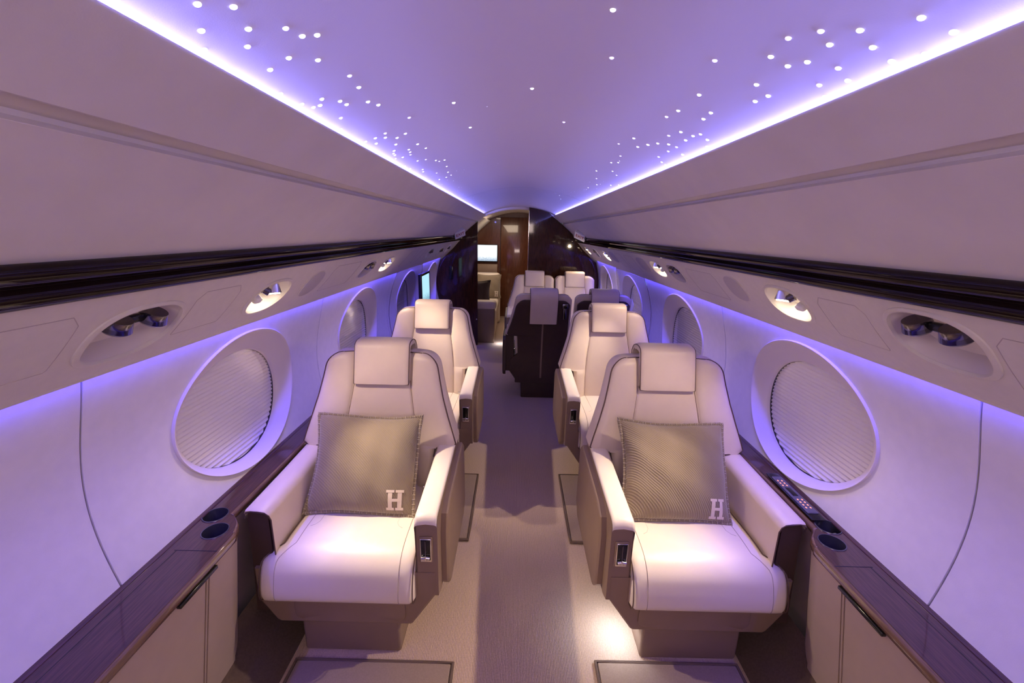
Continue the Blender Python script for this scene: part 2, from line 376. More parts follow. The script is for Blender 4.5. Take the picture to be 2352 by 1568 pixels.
def make_service(s):
    items = PSU[s]; mb = MB(); z0, z1 = 1.255, 1.47
    surf = lambda y, z: (s*Xpsu(z), y, z)
    hol = [i for i in items if i[0] != 'speaker']
    mids = [YB]+[(a[1]+b[1])/2 for a, b in zip(hol[:-1], hol[1:])]+[YF]
    cuts = []
    for i, it in enumerate(hol):
        a, b = it[1]-it[2]-.06, it[1]+it[2]+.06
        lo = cuts[-1][1] if cuts else YB
        a = max(a, lo)
        if a-lo > 1e-4: cuts.append((lo, a, None))
        nb = hol[i+1][1]-hol[i+1][2] if i+1 < len(hol) else YF
        b = min(b, (it[1]+it[2]+nb)/2)
        cuts.append((a, b, it))
    cuts.append((cuts[-1][1], YF, None))
    for a, b, it in cuts:
        cell_panel(mb, surf, a, b, z0, z1, (it[1], it[4], superell(it[2], it[3], 64, 2.5)) if it else None)
    # rolled lower lip, hiding the wash strip
    lip = [(1.017, 1.255), (1.022, 1.248), (1.030, 1.247), (1.034, 1.252), (1.035, 1.262), (1.036, 1.300)]
    mb.grid([[(s*x, y, z) for x, z in lip] for y in (YB, YF)])
    o = mb.build('trim_service_'+side_name[s], M['service'])
    struct(o, 'beige leather service band with air vents and lamps along the %s side' % side_name[s], 'trim')
    # stitched access-door outlines in the leather
    def outline(y0, y1, za, zb, cut=.02):
        pts = [(y0+cut, zb), (y1-cut, zb), (y1, zb-cut), (y1, za+cut*.2), (y1-cut*.2, za), (y0+cut*.2, za), (y0, za+cut*.2), (y0, zb-cut)]
        path = []
        for i in range(len(pts)):
            a, b = pts[i], pts[(i+1) % len(pts)]
            for k in range(4): path.append((a[0]+(b[0]-a[0])*k/4, a[1]+(b[1]-a[1])*k/4))
        return [(s*(Xpsu(z)+.0002), y, z) for y, z in path]
    seam_m = mat('seam_'+side_name[s], (.48, .41, .39), .8)
    for y0, y1 in ((.56, .78), (1.09, 1.27), (1.95, 2.28), (3.35, 3.62), (3.72, 3.95)):
        MB().tube(outline(y0, y1, 1.315, 1.43), .0011, 4, closed=True).build('panel_seam', seam_m, o)
    cnt = {}
    for kind, y, a, b, zc in items:
        k = cnt.get(kind, 0); cnt[kind] = k+1
        where = place[s][kind][k]
        c = Vector((s*Xpsu(zc), y, zc)); n = Vector((s*NRM.x, 0, NRM.z))
        sh = superell(a, b, 64, 2.5)
        def ring(f, d): return [Vector((s*Xpsu(zc+q[1]*f), y+q[0]*f, zc+q[1]*f))+n*d-c for q in sh]
        nm = {'vent': 'air_vent', 'light': 'reading_light', 'speaker': 'speaker_grille'}[kind]
        root = empty(nm, c)
        if kind == 'speaker':
            MB().grid([ring(1.0, .001), ring(.99, -.002), ring(.95, -.003), ring(.5, -.003), ring(.02, -.003)], close_u=True).build('grille', M['speaker'], root)
            MB().tube(ring(1.0, -.001), .0018, 6, closed=True).build('rim', M['service'], root)
            tag(root, 'oval grey speaker grille in %s band, %s' % (side_name[s], where) if s == 1 else 'only oval speaker grille in the left service band, ahead of the front lamp', 'speaker')
            continue
        rim = [ring(1.10, .002), ring(1.09, -.003), ring(1.03, -.006), ring(.98, -.005), ring(.95, .002)]
        MB().grid(rim, close_u=True).build('rim', M['service'], root)
        MB().grid([ring(.97, .0), ring(.93, .020), ring(.84, .046), ring(.5, .060), ring(.02, .062)], close_u=True).build('recess', M['bowl'] if kind == 'light' else M['reveal'], root)
        up = Vector((-s*.69, 0, .73))
        if kind == 'vent':
            for q in (-1, 1):
                h = c-c+n*.012+up*b*.30+Vector((0, q*a*.40, 0)); d = (up*-1+n*-.25).normalized()
                nz = MB().cyl(h-d*.022, h+d*.004, .026, .030).cyl(h+d*.004, h+d*.010, .030, .024).cyl(h+d*.010, h+d*.014, .012, .010)
                nz.build('nozzle', M['dchrome'], root)
            MB().rbox(n*.022+up*b*.35, (.02, a*1.0, .02), .006).build('bridge', M['black'], root)
            tag(root, 'air vent with dark nozzles in %s band, %s' % (side_name[s], where), 'air vent')
        else:
            h = n*.016+up*b*.28+Vector((0, a*.20, 0)); d = Vector((-s*.12, -.1, -1)).normalized()
            MB().cyl(h-d*.016, h+d*.016, .026, .030).build('lamp_head', M['chrome'], root)
            MB().cyl(h+d*.0161, h+d*.019, .024).build('lens', M['lamp'], root)
            MB().cyl(n*.02+up*b*.30+Vector((0, -a*.22, 0)), n*.004+up*b*.30+Vector((0, -a*.12, 0)), .014).build('pivot', M['dchrome'], root)
            sw = MB().rbox(n*.008-up*b*.12+Vector((0, -a*.58, 0)), (.022, .036, .034), .007, Matrix.Rotation(s*R(45), 3, 'Y')).build('switch', M['white'], root)
            tag(root, 'lit chrome reading lamp in %s band, %s' % (side_name[s], where), 'reading light')
            wp = c+h+d*.03
            tgt = {(-1, 0): (-.12, 1.22, .28), (-1, 1): (-.12, 2.74, .28), (1, 0): (.12, 1.18, .28), (1, 1): (.12, 2.68, .28), (1, 2): (.46, 5.5, .80), (1, 3): (.72, 5.4, .6)}[(s, k)]
            spot('reading_lamp_light', wp, tgt, {0: 7.5, 1: 6, 2: 9, 3: 5}[k], (1.0, .76, .54), (140 if k == 0 else 110), .5)
            spot('reading_lamp_beam', wp, tgt, {0: 48, 1: 34, 2: 9, 3: 2}[k], (1.0, .80, .58), (68 if k == 0 else 60), 1.0)
for s in (-1, 1): make_service(s)

# dark gloss rail, overhead panel and cove lip, one strip each
for s in (-1, 1):
    rail = [(.815, 1.466), (.803, 1.466), (.790, 1.471), (.7815, 1.480), (.780, 1.490), (.785, 1.499), (.786, 1.502), (.779, 1.503), (.766, 1.508), (.757, 1.517), (.755, 1.527), (.760, 1.536), (.772, 1.540)]
    o = MB().grid([[(s*x, y, z) for x, z in catmull(rail, 4)] for y in (YB, YF)]).build('trim_rail_'+side_name[s], M['rail'], smooth=60)
    struct(o, 'glossy dark wood rail running above the %s service band' % side_name[s], 'trim')
    ov = catmull([(.772, 1.536), (.735, 1.572), (.66, 1.640), (.590, 1.698), (.583, 1.703)], 5)
    gr = [(.588, 1.707), (.595, 1.712), (.592, 1.718), (.578, 1.7195), (.566, 1.729), (.5655, 1.735), (.559, 1.7325), (.5535, 1.7235)]
    up = catmull([(.550, 1.724), (.52, 1.752), (.49, 1.778), (.468, 1.796), (.459, 1.804), (.456, 1.809), (.460, 1.813), (.468, 1.810)], 4)
    tr = [(.476, 1.790), (.485, 1.784), (.548, 1.784), (.556, Zc(.556))]
    prof = ov+gr+up+tr
    o = MB().grid([[(s*x, y, z) for x, z in prof] for y in (YB, YF)]).build('wall_overhead_'+side_name[s], M['overhead'], smooth=35)
    struct(o, 'sloping pale overhead panel between rail and glowing cove on the %s' % side_name[s], 'wall')
# ceiling
o = MB().grid([[(x, y, Zc(x)) for x in np.linspace(-.556, .556, 41)] for y in (YB, 3.45)]).grid([[(x, y, Zc(x)) for x in np.linspace(-.556, .556, 41)] for y in (3.453, YEND)]).build('ceiling', M['ceiling'])
struct(o, 'arched pale ceiling panel with tiny fibre optic star lights', 'ceiling')
# forward compartment shell (plain, no cove)
for s in (-1, 1):
    prof = [(.556, Zc(.556)), (.50, 1.775), (.66, 1.64), (.772, 1.536), (.815, 1.47), (1.017, 1.255)]+[(Xw(z), z) for z in (1.2, 1.08, .95, .8, .65, .5)]+[(1.0, .05), (1.0, -.02)]
    o = MB().grid([[(s*x, y, z) for x, z in prof] for y in (YF+.002, YEND)]).build('wall_forward_'+side_name[s], M['wall'], smooth=35)
    struct(o, 'pale sidewall of the forward compartment on the %s' % side_name[s], 'wall')
# floor with carpeted toe slopes
fp = [(-1.12, .60), (-1.06, .30), (-1.02, .11), (-1.0, .09), (-.90, .008), (-.86, 0), (.86, 0), (.90, .008), (1.0, .09), (1.02, .11), (1.06, .30), (1.12, .60)]
fp = [(-1.0, -.004), (-.86, 0), (.86, 0), (1.0, -.004)]
o = MB().extr_y(fp, YB, YEND).build('floor', M['carpet'], smooth=20)
struct(o, 'beige ribbed carpet floor along the aisle', 'floor')

for s in (-1, 1):
    tp = catmull([(.862, .001), (.885, .005), (.93, .022), (.985, .075), (1.01, .11), (1.035, .20)], 4)
    o = MB().grid([[(s*x, y, z) for x, z in tp] for y in (YB, YF)]).build('baseboard_'+side_name[s], M['toe'])
    struct(o, 'dark brown carpeted toe slope at the foot of the %s wall' % side_name[s], 'baseboard')

# outline polygons for partitions
def half_profile(s, inset=.004):
    pts = [(Zc(.40), .40)]
    prof = [(.40, Zc(.40)), (.459, 1.800), (.56, 1.722), (.66, 1.640), (.735, 1.572), (.758, 1.53), (.79, 1.475), (.81, 1.462), (.90, 1.36), (1.017, 1.25)]+[(Xw(z), z) for z in (1.2, 1.12, 1.04, .96, .88, .80, .72, .64, .56)]+[(1.06, .40), (1.04, .2), (1.02, .13), (.99, .095), (.90, .014), (.86, .004)]
    return [(x-inset, z) for x, z in prof]
def partition(name, s, x0, y, th, m, label):
    hp = half_profile(s)
    if s < 0:
        x0a = -x0
        pts = [(x, z) for x, z in hp if x > x0a]
        # top point at the aisle edge
        ztop = np.interp(x0a, [p[0] for p in hp[:9]], [p[1] for p in hp[:9]])
        ring = [(-x0a, .004), (-x0a, float(ztop))]+[(-x, z) for x, z in pts]
    else:
        ring = [(x0, .004)]+[(x, Zc(x)-.004) for x in np.linspace(x0, .40, 8)]+[(x, z) for x, z in hp[1:]]
    a = [(x, y, z) for x, z in ring]; b = [(x, y+th, z) for x, z in ring]
    o = MB().loft([a, b]).build(name, m, smooth=0); struct(o, label, 'partition wall'); return o
bl = partition('wall_partition_left', -1, -.562, 5.93, .045, M['woodd'], 'dark glossy wood partition closing the left side, beside the doorway')
MB().cyl((-.575, 5.925, .385), (-.575, 5.912, .385), .009).build('latch', M['chrome'], bl)
MB().rbox((-.93, 5.926, 1.03), (.055, .008, .18), .003).build('inset_plate', M['black'], bl)
br = partition('wall_partition_right', 1, .128, 6.02, .045, M['woodd'], 'dark glossy wood bulkhead behind the two rear-row seats on the right')
MB().box((.1285, 6.015, 1.0), (.004, .012, 1.75)).build('edge_strip', M['chrome'], br)

# forward end wall, door leaf, lower header
ring = [(x, Zc(x)) for x in np.linspace(-.55, .55, 21)]+[(.81, 1.47), (1.05, 1.2), (1.13, .9), (1.05, .4), (1.0, 0)]+[(-1.0, 0), (-1.05, .4), (-1.13, .9), (-1.05, 1.2), (-.81, 1.47)]
o = MB().loft([[(x, YEND-.02, z) for x, z in ring], [(x, YEND+.03, z) for x, z in ring]]).build('wall_front', M['woodv'], smooth=0)
struct(o, 'glossy reddish brown wood end wall of the forward compartment', 'wall')
d = empty('door_1', (-.02, YEND-.03, 0))
MB().rbox((0, 0, .93), (.60, .016, 1.82), .005).build('door_leaf', M['woodv'], d)
for x in (-.304, .304): MB().box((x, .004, .92), (.006, .012, 1.84)).build('door_joint', M['dark_gap'], d)
MB().rbox((.26, -.018, 1.0), (.02, .02, .10), .006).build('door_handle', M['chrome'], d)
MB().box((0, -.012, .02), (.60, .01, .03)).build('threshold', M['chrome'], d)
struct(d, 'tall reddish wood door in the forward end wall', 'door')
mb = MB(); xs = np.linspace(-.5, .5, 25)
o = mb.loft([[(x, y, Zc(x)-.002) for x in xs]+[(x, y, Zc(x)-.035) for x in xs[::-1]] for y in (YF+.10, YF+.16)]).build('trim_header', M['reveal'])
struct(o, 'pale curved ceiling header over the doorway to the forward compartment', 'trim')
ring = [(x, Zc(x)) for x in np.linspace(-.55, .55, 21)]+[(.81, 1.47), (1.05, 1.2), (1.13, .9), (1.05, .4), (1.0, 0)]+[(-1.0, 0), (-1.05, .4), (-1.13, .9), (-1.05, 1.2), (-.81, 1.47)]
o = MB().loft([[(x*1.02, YB-.04, z) for x, z in ring], [(x*1.02, YB, z) for x, z in ring]]).build('wall_back', M['service'], smooth=0)
struct(o, 'pale rear wall behind the viewer', 'wall')

# ------------------------------------------------------------------ side ledges
def bool_cut(o, cutters):
    for c in cutters:
        md = o.modifiers.new('cut', 'BOOLEAN'); md.operation = 'DIFFERENCE'; md.object = c; md.solver = 'EXACT'
    bpy.context.view_layer.update()
    dg = bpy.context.evaluated_depsgraph_get(); me = bpy.data.meshes.new_from_object(o.evaluated_get(dg))
    o.modifiers.clear(); o.data = me
    for c in cutters: bpy.data.objects.remove(c)
def make_ledge(s):
    xn = .930 if s < 0 else .945      # near inner edge
    xf = 1.004 if s < 0 else 1.012    # beside the seats
    yend = 5.90 if s < 0 else 3.55
    path = catmull([(YB+.01, xn), (.6, xn), (1.12, xn), (1.18, xn+.005), (1.225, xn+.022), (1.255, xn+.046), (1.272, xf-.010), (1.29, xf), (1.6, xf), (yend, xf)], 5)
    path = [p for i, p in enumerate(path) if i == 0 or p[0] > path[i-1][0]+1e-4]
    root = empty('side_ledge', (s*1.05, 1.0, 0))
    off = Vector((-s*1.05, -1.0, 0))
    T = lambda x, y, z: (s*x+off.x, y+off.y, z)
    zt = .634
    xo = lambda z: Xw(z)-.003
    cups = ((1.053, 1.262), (1.000, 1.183)) if s < 0 else ((1.0585, 1.277), (1.016, 1.199))
    ys = cups[1][1]+.0395
    xin = lambda y: float(np.interp(y, [p[0] for p in path], [p[1] for p in path]))+.006
    xout = xo(zt)-.002
    top = MB(); surf = lambda y, t: T(xin(y)+(xout-xin(y))*t, y, zt)
    ya, yb = cups[1][1]-.07, cups[0][1]+.06
    st_ = [p[0] for p in path]
    for lo, hi in ((path[0][0], ya), (yb, yend)):
        q = [lo]+[y for y in st_ if lo+1e-4 < y < hi-1e-4]+[hi]
        top.grid([[surf(y, t) for t in np.linspace(0, 1, 5)] for y in q])
    for (cx_, cy_), lo, hi in ((cups[1], ya, ys), (cups[0], ys, yb)):
        tc = (cx_-xin(cy_))/(xout-xin(cy_)); out = []
        for k in range(64):
            y = cy_+.0365*math.cos(2*math.pi*k/64); x = cx_+.0365*math.sin(2*math.pi*k/64)
            out.append((y-cy_, (x-xin(y))/(xout-xin(y))-tc))
        cell_panel(top, surf, lo, hi, 0, 1, (cy_, tc, out), rings=6)
    top.build('ledge_top', M['wood'], root, smooth=30)
    for x, y in cups:
        h = MB(); n = 40
        cr = lambda r, z: [T(x+r*math.cos(2*math.pi*k/n), y+r*math.sin(2*math.pi*k/n), z) for k in range(n)]
        h.grid([cr(.0405, zt+.0004), cr(.0395, zt+.0025), cr(.0370, zt+.0025), cr(.0358, zt-.002), cr(.0355, zt-.07), cr(.033, zt-.075), cr(.001, zt-.075)], close_u=True)
        h.build('cup_holder', M['cupwell'], root, smooth=50)
    # raised strip against the wall
    MB().grid([[T(a, y, z) for a, z in ((xo(zt)-.012, zt-.001), (xo(zt)-.011, zt+.002), (xo(zt)-.006, zt+.004), (xo(zt)+.006, zt+.004))] for y in (YB+.01, yend)]).build('back_strip', M['wood'], root)
    # walnut nosing
    MB().grid([[T(a, y, z) for a, z in ((x+.012, zt-.0005), (x+.005, zt-.002), (x, zt-.009), (x-.002, zt-.020), (x, zt-.030), (x+.006, zt-.036), (x+.012, zt-.036))] for y, x in path]).build('ledge_edge', M['edge'], root, smooth=60)
    # leather side panel
    zb = .10
    pan = [[T(x+.008+(.068)*f, y, (zt-.034)*(1-f)+zb*f) for f in (0, .05, .3, .6, .9, 1)] for y, x in path]
    MB().grid(pan).build('side_panel', M['panel'], root)
    MB().cap([T(xf+.008, yend, zt-.03), T(1.09, yend, zt-.03), T(1.03, yend, zb), T(xf+.076, yend, zb)]).build('end_panel', M['panel'], root)
    # table slot and its lid joint, double stitched seam
    sl = MB(); sl.rbox(T(xn+.003, 1.005 if s < 0 else .98, zt-.040), (.014, .15 if s < 0 else .16, .012), .003); sl.build('table_slot', M['black'], root)
    MB().tube([T(xn+.004, 1.095, zt+.0004), T(1.065, 1.095, zt+.0004)], .0011, 4).build('lid_joint', M['dark_gap'], root)
    MB().tube([T(1.058, y, zt+.0004) for y in (-.5, .3, 1.095)], .0011, 4).build('lid_joint', M['dark_gap'], root)
    for q in (0, .012):
        MB().tube([T(xn+.0065+.068*f, 1.045-.03*f+q, (zt-.036)*(1-f)+zb*f) for f in (0, .5, 1)], .0012, 4).build('stitching', M['taupe'], root)
    tag(root, 'glossy walnut side ledge with two cup holders running under the %s windows' % side_name[s], 'ledge')
for s in (-1, 1): make_ledge(s)

# seat control panel on the right ledge
root = empty('control_panel', (1.046, 1.45, .641))
rz = Matrix.Rotation(R(-1.5), 3, 'Z')
MB().rbox((0, 0, .001), (.050, .30, .005), .0024, rz).build('bezel', M['black'], root)
MB().rbox((0, .0, .005), (.040, .235, .006), .003, rz).build('control_face', M['panelgrey'], root)
MB().rbox((-.002, .010, .0085), (.020, .055, .002), .0009, rz).build('display', M['black'], root)
for i, y in enumerate((.085, .068, .052, -.040, -.056, -.072, -.088)):
    for x in (-.010, .006): MB().rbox((x, y, .0085), (.005, .007, .0014), .0006).build('button_icon', M['glow_icon'], root)
tag(root, 'slim dark seat control panel with small orange icons on the right ledge', 'control panel')
# small status glint button on left ledge omitted: only a joint is visible there

# ------------------------------------------------------------------ seats
HW = [(.46, .245), (.60, .250), (.641, .252), (.645, .335), (.66, .350), (.70, .338), (.78, .312), (.86, .288), (.93, .272), (.98, .262)]
_hz = [p[0] for p in HW]; _hw = [p[1] for p in HW]
ZTOP = 1.048; RC = .075
def halfw(z, inset=0, ztop=ZTOP):
    w_ = float(np.interp(z, _hz, _hw))
    if z > ztop-RC:
        d = (z-(ztop-RC))/RC; w_ = w_-RC+RC*math.sqrt(max(0, 1-d*d))
    return w_-inset
def yfront(z):
    t = (z-.46)
    return .505+.235*t-.012*math.sin(math.pi*min(max((z-.46)/.5, 0), 1))+.03*max(0, t-.35)
def seamx(z): # seam between centre panel and bolster
    return float(np.interp(z, [.46, .62, .75, .92, 1.05], [.165, .165, .155, .128, .130]))
def zrows(lo=.46, ztop=ZTOP):
    base = [lo, .50, .55, .60, .640, .646, .652, .66, .68, .70, .74, .78, .82, .86, .90, .94, .97]
    base = [z for z in base if z >= lo and z < ztop-RC]
    return base+[ztop-RC+RC*math.sin(R(a)) for a in (0, 12, 24, 36, 48, 60, 72, 82, 90)]
def back_point(x, z, w_=None):
    """front surface depth of the backrest at x,z"""
    w_ = halfw(z) if w_ is None else w_; y = yfront(z)
    sx = seamx(z); ax = abs(x)
    if ax > sx:   # bolster bulges toward the sitter
        f = (ax-sx)/max(w_-sx, .03)
        y -= .027*math.sin(math.pi*min(f, 1)*.62)**.7
    y += .006*math.exp(-((ax-sx)/.006)**2)
    e = max(0, (ax-(w_-.03))/.03); y += .018*min(e, 1)**2.2
    ez = max(0, (z-(ZTOP-.03))/.03); y += .018*min(ez, 1)**2.2
    return y
def make_seat(s, name='cabin_seat', arms=('aisle', 'outboard'), wings=('aisle', 'outboard')):
    """local frame: sitter looks toward -y, +x*s is outboard; origin on the floor under the front lip"""
    root = empty(name)
    X = lambda x: s*x
    XO = .290 if 'outboard' in wings else .250      # cushion half width toward the wall
    def hw(z, q, inset=0, ztop=ZTOP):
        w_ = halfw(z, inset, ztop)
        return w_ if ('aisle' if q < 0 else 'outboard') in wings else min(w_, .256-inset)
    def bp(x, z): return back_point(x, z, hw(z, -1 if x < 0 else 1))
    # pedestal
    MB().rbox((X(.0), .335, .085), (.375, .52, .17), .012).build('pedestal', M['taupe'], root)
    # lower body, chamfered
    poly = [(-.336, .34), (-.332, .30), (-.245, .172), (-.235, .165), (.250, .165), (.262, .172), (.318, .26), (.322, .34), (.322, .40), (-.336, .40)]
    if 'outboard' not in wings: poly = [(min(x, .252), z) for x, z in poly]
    if 'aisle' not in wings: poly = [(max(x, -.252), z) for x, z in poly]
    XA = .262 if 'aisle' in wings else .25
    def pr(y, k=1.0, dz=0): return [(X(x*k), y, z if z > .35 else z+dz) for x, z in poly]
    MB().loft([pr(.048, .985, .006), pr(.042, .97, .012) if 0 else pr(.052, 1), pr(.30), pr(.54), pr(.56, .97, .01)]).build('lower_body', M['taupe'], root, smooth=25)
    fp_ = MB(); fr = superell(.205, .052, 40, 5)
    fp_.grid([[(X(-.015+a*k), y, .232+b*k) for a, b in fr] for k, y in ((1.0, .050), (1.0, .043), (.97, .040), (.5, .040), (.01, .040))], close_u=True)
    fp_.build('front_panel', M['taupe'], root)
    # seat cushion: waterfall profile lofted across the width
    prof = catmull([(.56, .452), (.40, .462), (.25, .470), (.14, .470), (.075, .458), (.030, .425), (.008, .375), (.000, .325), (.010, .298), (.035, .290), (.10, .300), (.30, .34), (.56, .36)], 4)
    cx, cz = .20, .385
    mbc = MB(); secs = []
    xs = [-1, -.992, -.975, -.94, -.88, -.80, -.5, 0, .5, .80, .88, .94, .975, .992, 1]
    for t in xs:
        k = 1-.10*max(0, (abs(t)-.90)/.10)**3
        ring = []
        for y, z in prof:
            xw = (XO if t > 0 else XA)
            if t > 0: xw = XO-(XO-.235)*min(1, max(0, (y-.045)/.06))  # tucks in behind the outboard arm front
            bulge = .006*(1-t*t)
            ring.append((X(xw*t), cx+(y-cx)*k, cz+(z-cz)*k+(bulge if z > .40 else 0)))
        secs.append(ring)
    mbc.loft(secs); cu = mbc.build('seat_cushion', M['leather_pad'], root, smooth=50)
    for t0 in (-.80, .80):
        pth = []
        for y, z in prof[:40]:
            xw = (XO if t0 > 0 else XA)
            if t0 > 0: xw = XO-(XO-.235)*min(1, max(0, (y-.045)/.06))
            pth.append((X(xw*t0), y-(.0008 if y < .05 else 0), z+(.0025 if z > .40 else .0005)))
        MB().tube(pth, .0012, 5).build('seam', mat_seam, cu)
    for t0, sg in ((-.60, 1), (.58, -1)):    # short inner stitch that turns outward near the front
        MB().tube([(X(.26*t0), y, z_) for y, z_ in ((.54, .458), (.40, .4665), (.30, .4715), (.22, .474))]+[(X(.26*(t0-sg*.04)), .20, .474), (X(.26*(t0-sg*.10)), .190, .474)], .0009, 5).build('seam', mat_seam, cu)
    # edge piping on the aisle end of the cushion
    for t in (-.99, .99):
        k = .985
        MB().tube([(X((XA if t < 0 else (XO-(XO-.235)*min(1, max(0, (y-.045)/.06))))*t), cx+(y-cx)*k, cz+(z-cz)*k) for y, z in prof[:44]], .0022, 5).build('piping', M['piping'], cu)
    # backrest
    rows = []
    for z in zrows():
        wa, wo = max(hw(z, -1), .02), max(hw(z, 1), .02); sx = seamx(z)
        def side(w_):
            k = min(sx, w_*.8)
            return list(np.linspace(0, k-.011, 7))+[k-.006, k-.002, k+.002, k+.006]+list(np.linspace(k+.011, max(w_, k+.012), 9))
        xsn = [-x for x in side(wa)[::-1]]+side(wo)[1:]
        xsn = [max(-wa, min(wo, x)) for x in xsn]
        fr = [(X(x), bp(x, z), z) for x in xsn]
        th = .105-.02*max(0, (z-.8)/.25)
        bk = [(X(x), yfront(z)+th-.02*abs(x/(wa if x < 0 else wo))**6, z) for x in xsn[::-1]]
        rows.append(fr+bk)
    br_ = MB().loft(rows).build('backrest', M['leather'], root, smooth=45)
    for q in (-1, 1):
        MB().tube([(X(q*seamx(z)), bp(q*seamx(z), z)-.0002, z) for z in np.linspace(.47, .925, 24)], .0019, 5).build('seam', mat_seam2, br_)
    for q in (-1, 1):
        e = [(X(q*(hw(z, q)-.004)), bp(q*(hw(z, q)-.004), z)-.001, z) for z in zrows(.646)]
        e = [(X(q*.245), back_point(.245, .60), .60), (X(q*.252), back_point(.25, .637), .637), (X(q*.262), back_point(.26, .646)-.004, .646)]+e
        MB().tube(e, .0028, 6).build('piping', M['piping'], br_)
    MB().tube([(X(x), back_point(x, ZTOP), ZTOP) for x in np.linspace(-.18, .18, 9)], .0028, 6).build('piping', M['piping'], br_)
    # headrest flap draped over the top
    y0 = yfront(.92)
    hp = catmull([(yfront(.922)-.026, .914), (yfront(.94)-.031, .925), (yfront(1.0)-.030, 1.0), (yfront(1.05)-.027, 1.06), (yfront(1.05)-.014, 1.090), (yfront(1.05)+.018, 1.105), (yfront(1.05)+.080, 1.102), (yfront(1.05)+.125, 1.07), (yfront(1.0)+.152, 1.02), (yfront(.9)+.152, .90), (yfront(.78)+.150, .775)], 4)
    inn = []
    n = len(hp)
    for i, (y, z) in enumerate(hp):
        a = hp[max(i-1, 0)]; b = hp[min(i+1, n-1)]; dy, dz = b[0]-a[0], b[1]-a[1]; L_ = math.hypot(dy, dz)
        tk = .030 if i < n*.62 else .020
        inn.append((y+dz/L_*tk, z-dy/L_*tk))
    if True:
        mh = MB(); secs = []
        for t in (-1, -.985, -.95, -.85, -.5, 0, .5, .85, .95, .985, 1):
            r_ = .012*max(0, (abs(t)-.85)/.15)**2.5; out = []
            for i, (y, z) in enumerate(hp):
                iy, iz = inn[i]; k = r_/.024*.5
                out.append((y+(iy-y)*k, z+(iz-z)*k))
            ring = [(X(.1245*t), y, z) for y, z in out]+[(X(.1245*t), y, z) for y, z in inn[::-1]]
            secs.append(ring)
        mh.loft(secs); hr = mh.build('headrest', M['leather'], root, smooth=50)
        for q in (-1, 1): MB().tube([(X(q*.1245), y, z) for y, z in [(a+(b-a)*.25, c+(d_-c)*.25) for (a, c), (b, d_) in zip(hp, inn)]], .0022, 5).build('piping', M['piping'], hr)
        MB().tube([(X(.1245*t), hp[0][0]+.006, hp[0][1]) for t in (-1, 0, 1)], .0022, 5).build('piping', M['piping'], hr)
    # dark rear shell with its central strip
    rows = []
    for z in [.165, .20, .30, .40]+zrows(.46, 1.0):
        zz = max(z, .46); wl, wr = [max((hw(zz, q, .016, 1.0) if z > .43 else hw(.66, q)-.05 if z > .25 else .25), .01) for q in (-1, 1)]
        yb = yfront(max(z, .44))+.088
        fr = [(X((wl if t < 0 else wr)*t), yb, z) for t in np.linspace(-1, 1, 9)]
        bk = [(X((wl if t < 0 else wr)*t*.985), yb+.034-.012*abs(t)**4, z) for t in np.linspace(1, -1, 9)]
        rows.append(fr+bk)
    shl = MB().loft(rows).build('rear_shell', M['brown'], root, smooth=40)
    MB().grid([[(X(x), yfront(max(z, .44))+.0885+.035, z) for x in (-.008, .008)] for z in (.22, .4, .6, .79)]).build('centre_strip', M['taupe'], shl)
    hh = MB(); hh.rbox((X(.19), yfront(.95)+.14, .955), (.055, .04, .045), .008); hh.rbox((X(.19), yfront(.9)+.135, .885), (.034, .022, .12), .01)
    hh.build('handset_clip', M['dchrome'], shl)
    # aisle arm
    if 'aisle' in arms:
        a = MB(); xa, xb = -.345, -.268
        prof_arm = [(.050, .30), (.050, .585), (.054, .606), (.066, .622), (.60, .650), (.60, .28), (.10, .28)]
        a.loft([[(X(x), y+dy, z) for y, z in prof_arm] for x, dy in ((xa, .0), (xb, .0))])
        ar = a.build('aisle_armrest', M['taupe'], root, smooth=25)
        # pale pad draped over the top
        pt = catmull([(.046, .600), (.050, .615), (.066, .630), (.12, .634), (.35, .646), (.55, .660), (.60, .664)], 3)
        secs = []
        for x, dz in ((xa+.002, -.012), (xa+.001, -.006), (xa+.004, -.001), (xa+.012, .0015), (-.305, .004), (xb-.008, .001), (xb-.001, -.003), (xb+.003, -.010), (xb+.0035, -.05), (xb+.002, -.15)):
            secs.append([(X(x), y+(.008 if dz < -.02 else 0)+(.0 if x < -.30 else -.002), z+dz) for y, z in pt])
        MB().grid(secs).build('arm_pad', M['leather_pad'], ar, smooth=60)
        # outer side panel
        op = [(.12, .30), (.115, .52), (.135, .585), (.19, .607), (.60, .630), (.64, .60), (.66, .30), (.60, .245), (.17, .245)]
        MB().loft([[(X(-.372+dx), .38+(y-.38)*k, .43+(z-.43)*k) for y, z in op] for dx, k in ((0, .95), (.003, .98), (.008, 1.0), (.03, 1.0))]).build('side_panel', M['taupe'], root, smooth=30)
        # seat control in the arm front
        MB().rbox((X(-.3045), .048, .50), (.048, .008, .105), .004).build('control_frame', M['taupe'], ar)
        MB().rbox((X(-.3045), .0435, .50), (.040, .006, .095), .003).build('control_plate', M['chrome'], ar)
        MB().rbox((X(-.3045), .0415, .503), (.034, .006, .084), .002).build('control_slot', M['black'], ar)
        MB().box((X(-.3045), .037, .515), (.0025, .003, .055)).build('control_guide', M['dchrome'], ar)
        lv = MB()
        for q in (-1, 1): lv.cyl((X(-.3045)+q*.0015, .034, .476), (X(-.3045)+q*.0150, .034, .474), .0062)
        lv.rbox((X(-.3045), .032, .478), (.004, .012, .020), .001)
        lv.build('lever', M['chrome'], ar)
        # outer vertical seam lines on the arm front
        MB().tube([(X(-.268), .0495, z) for z in (.30, .45, .60)], .0018, 5).build('piping', M['piping'], ar)
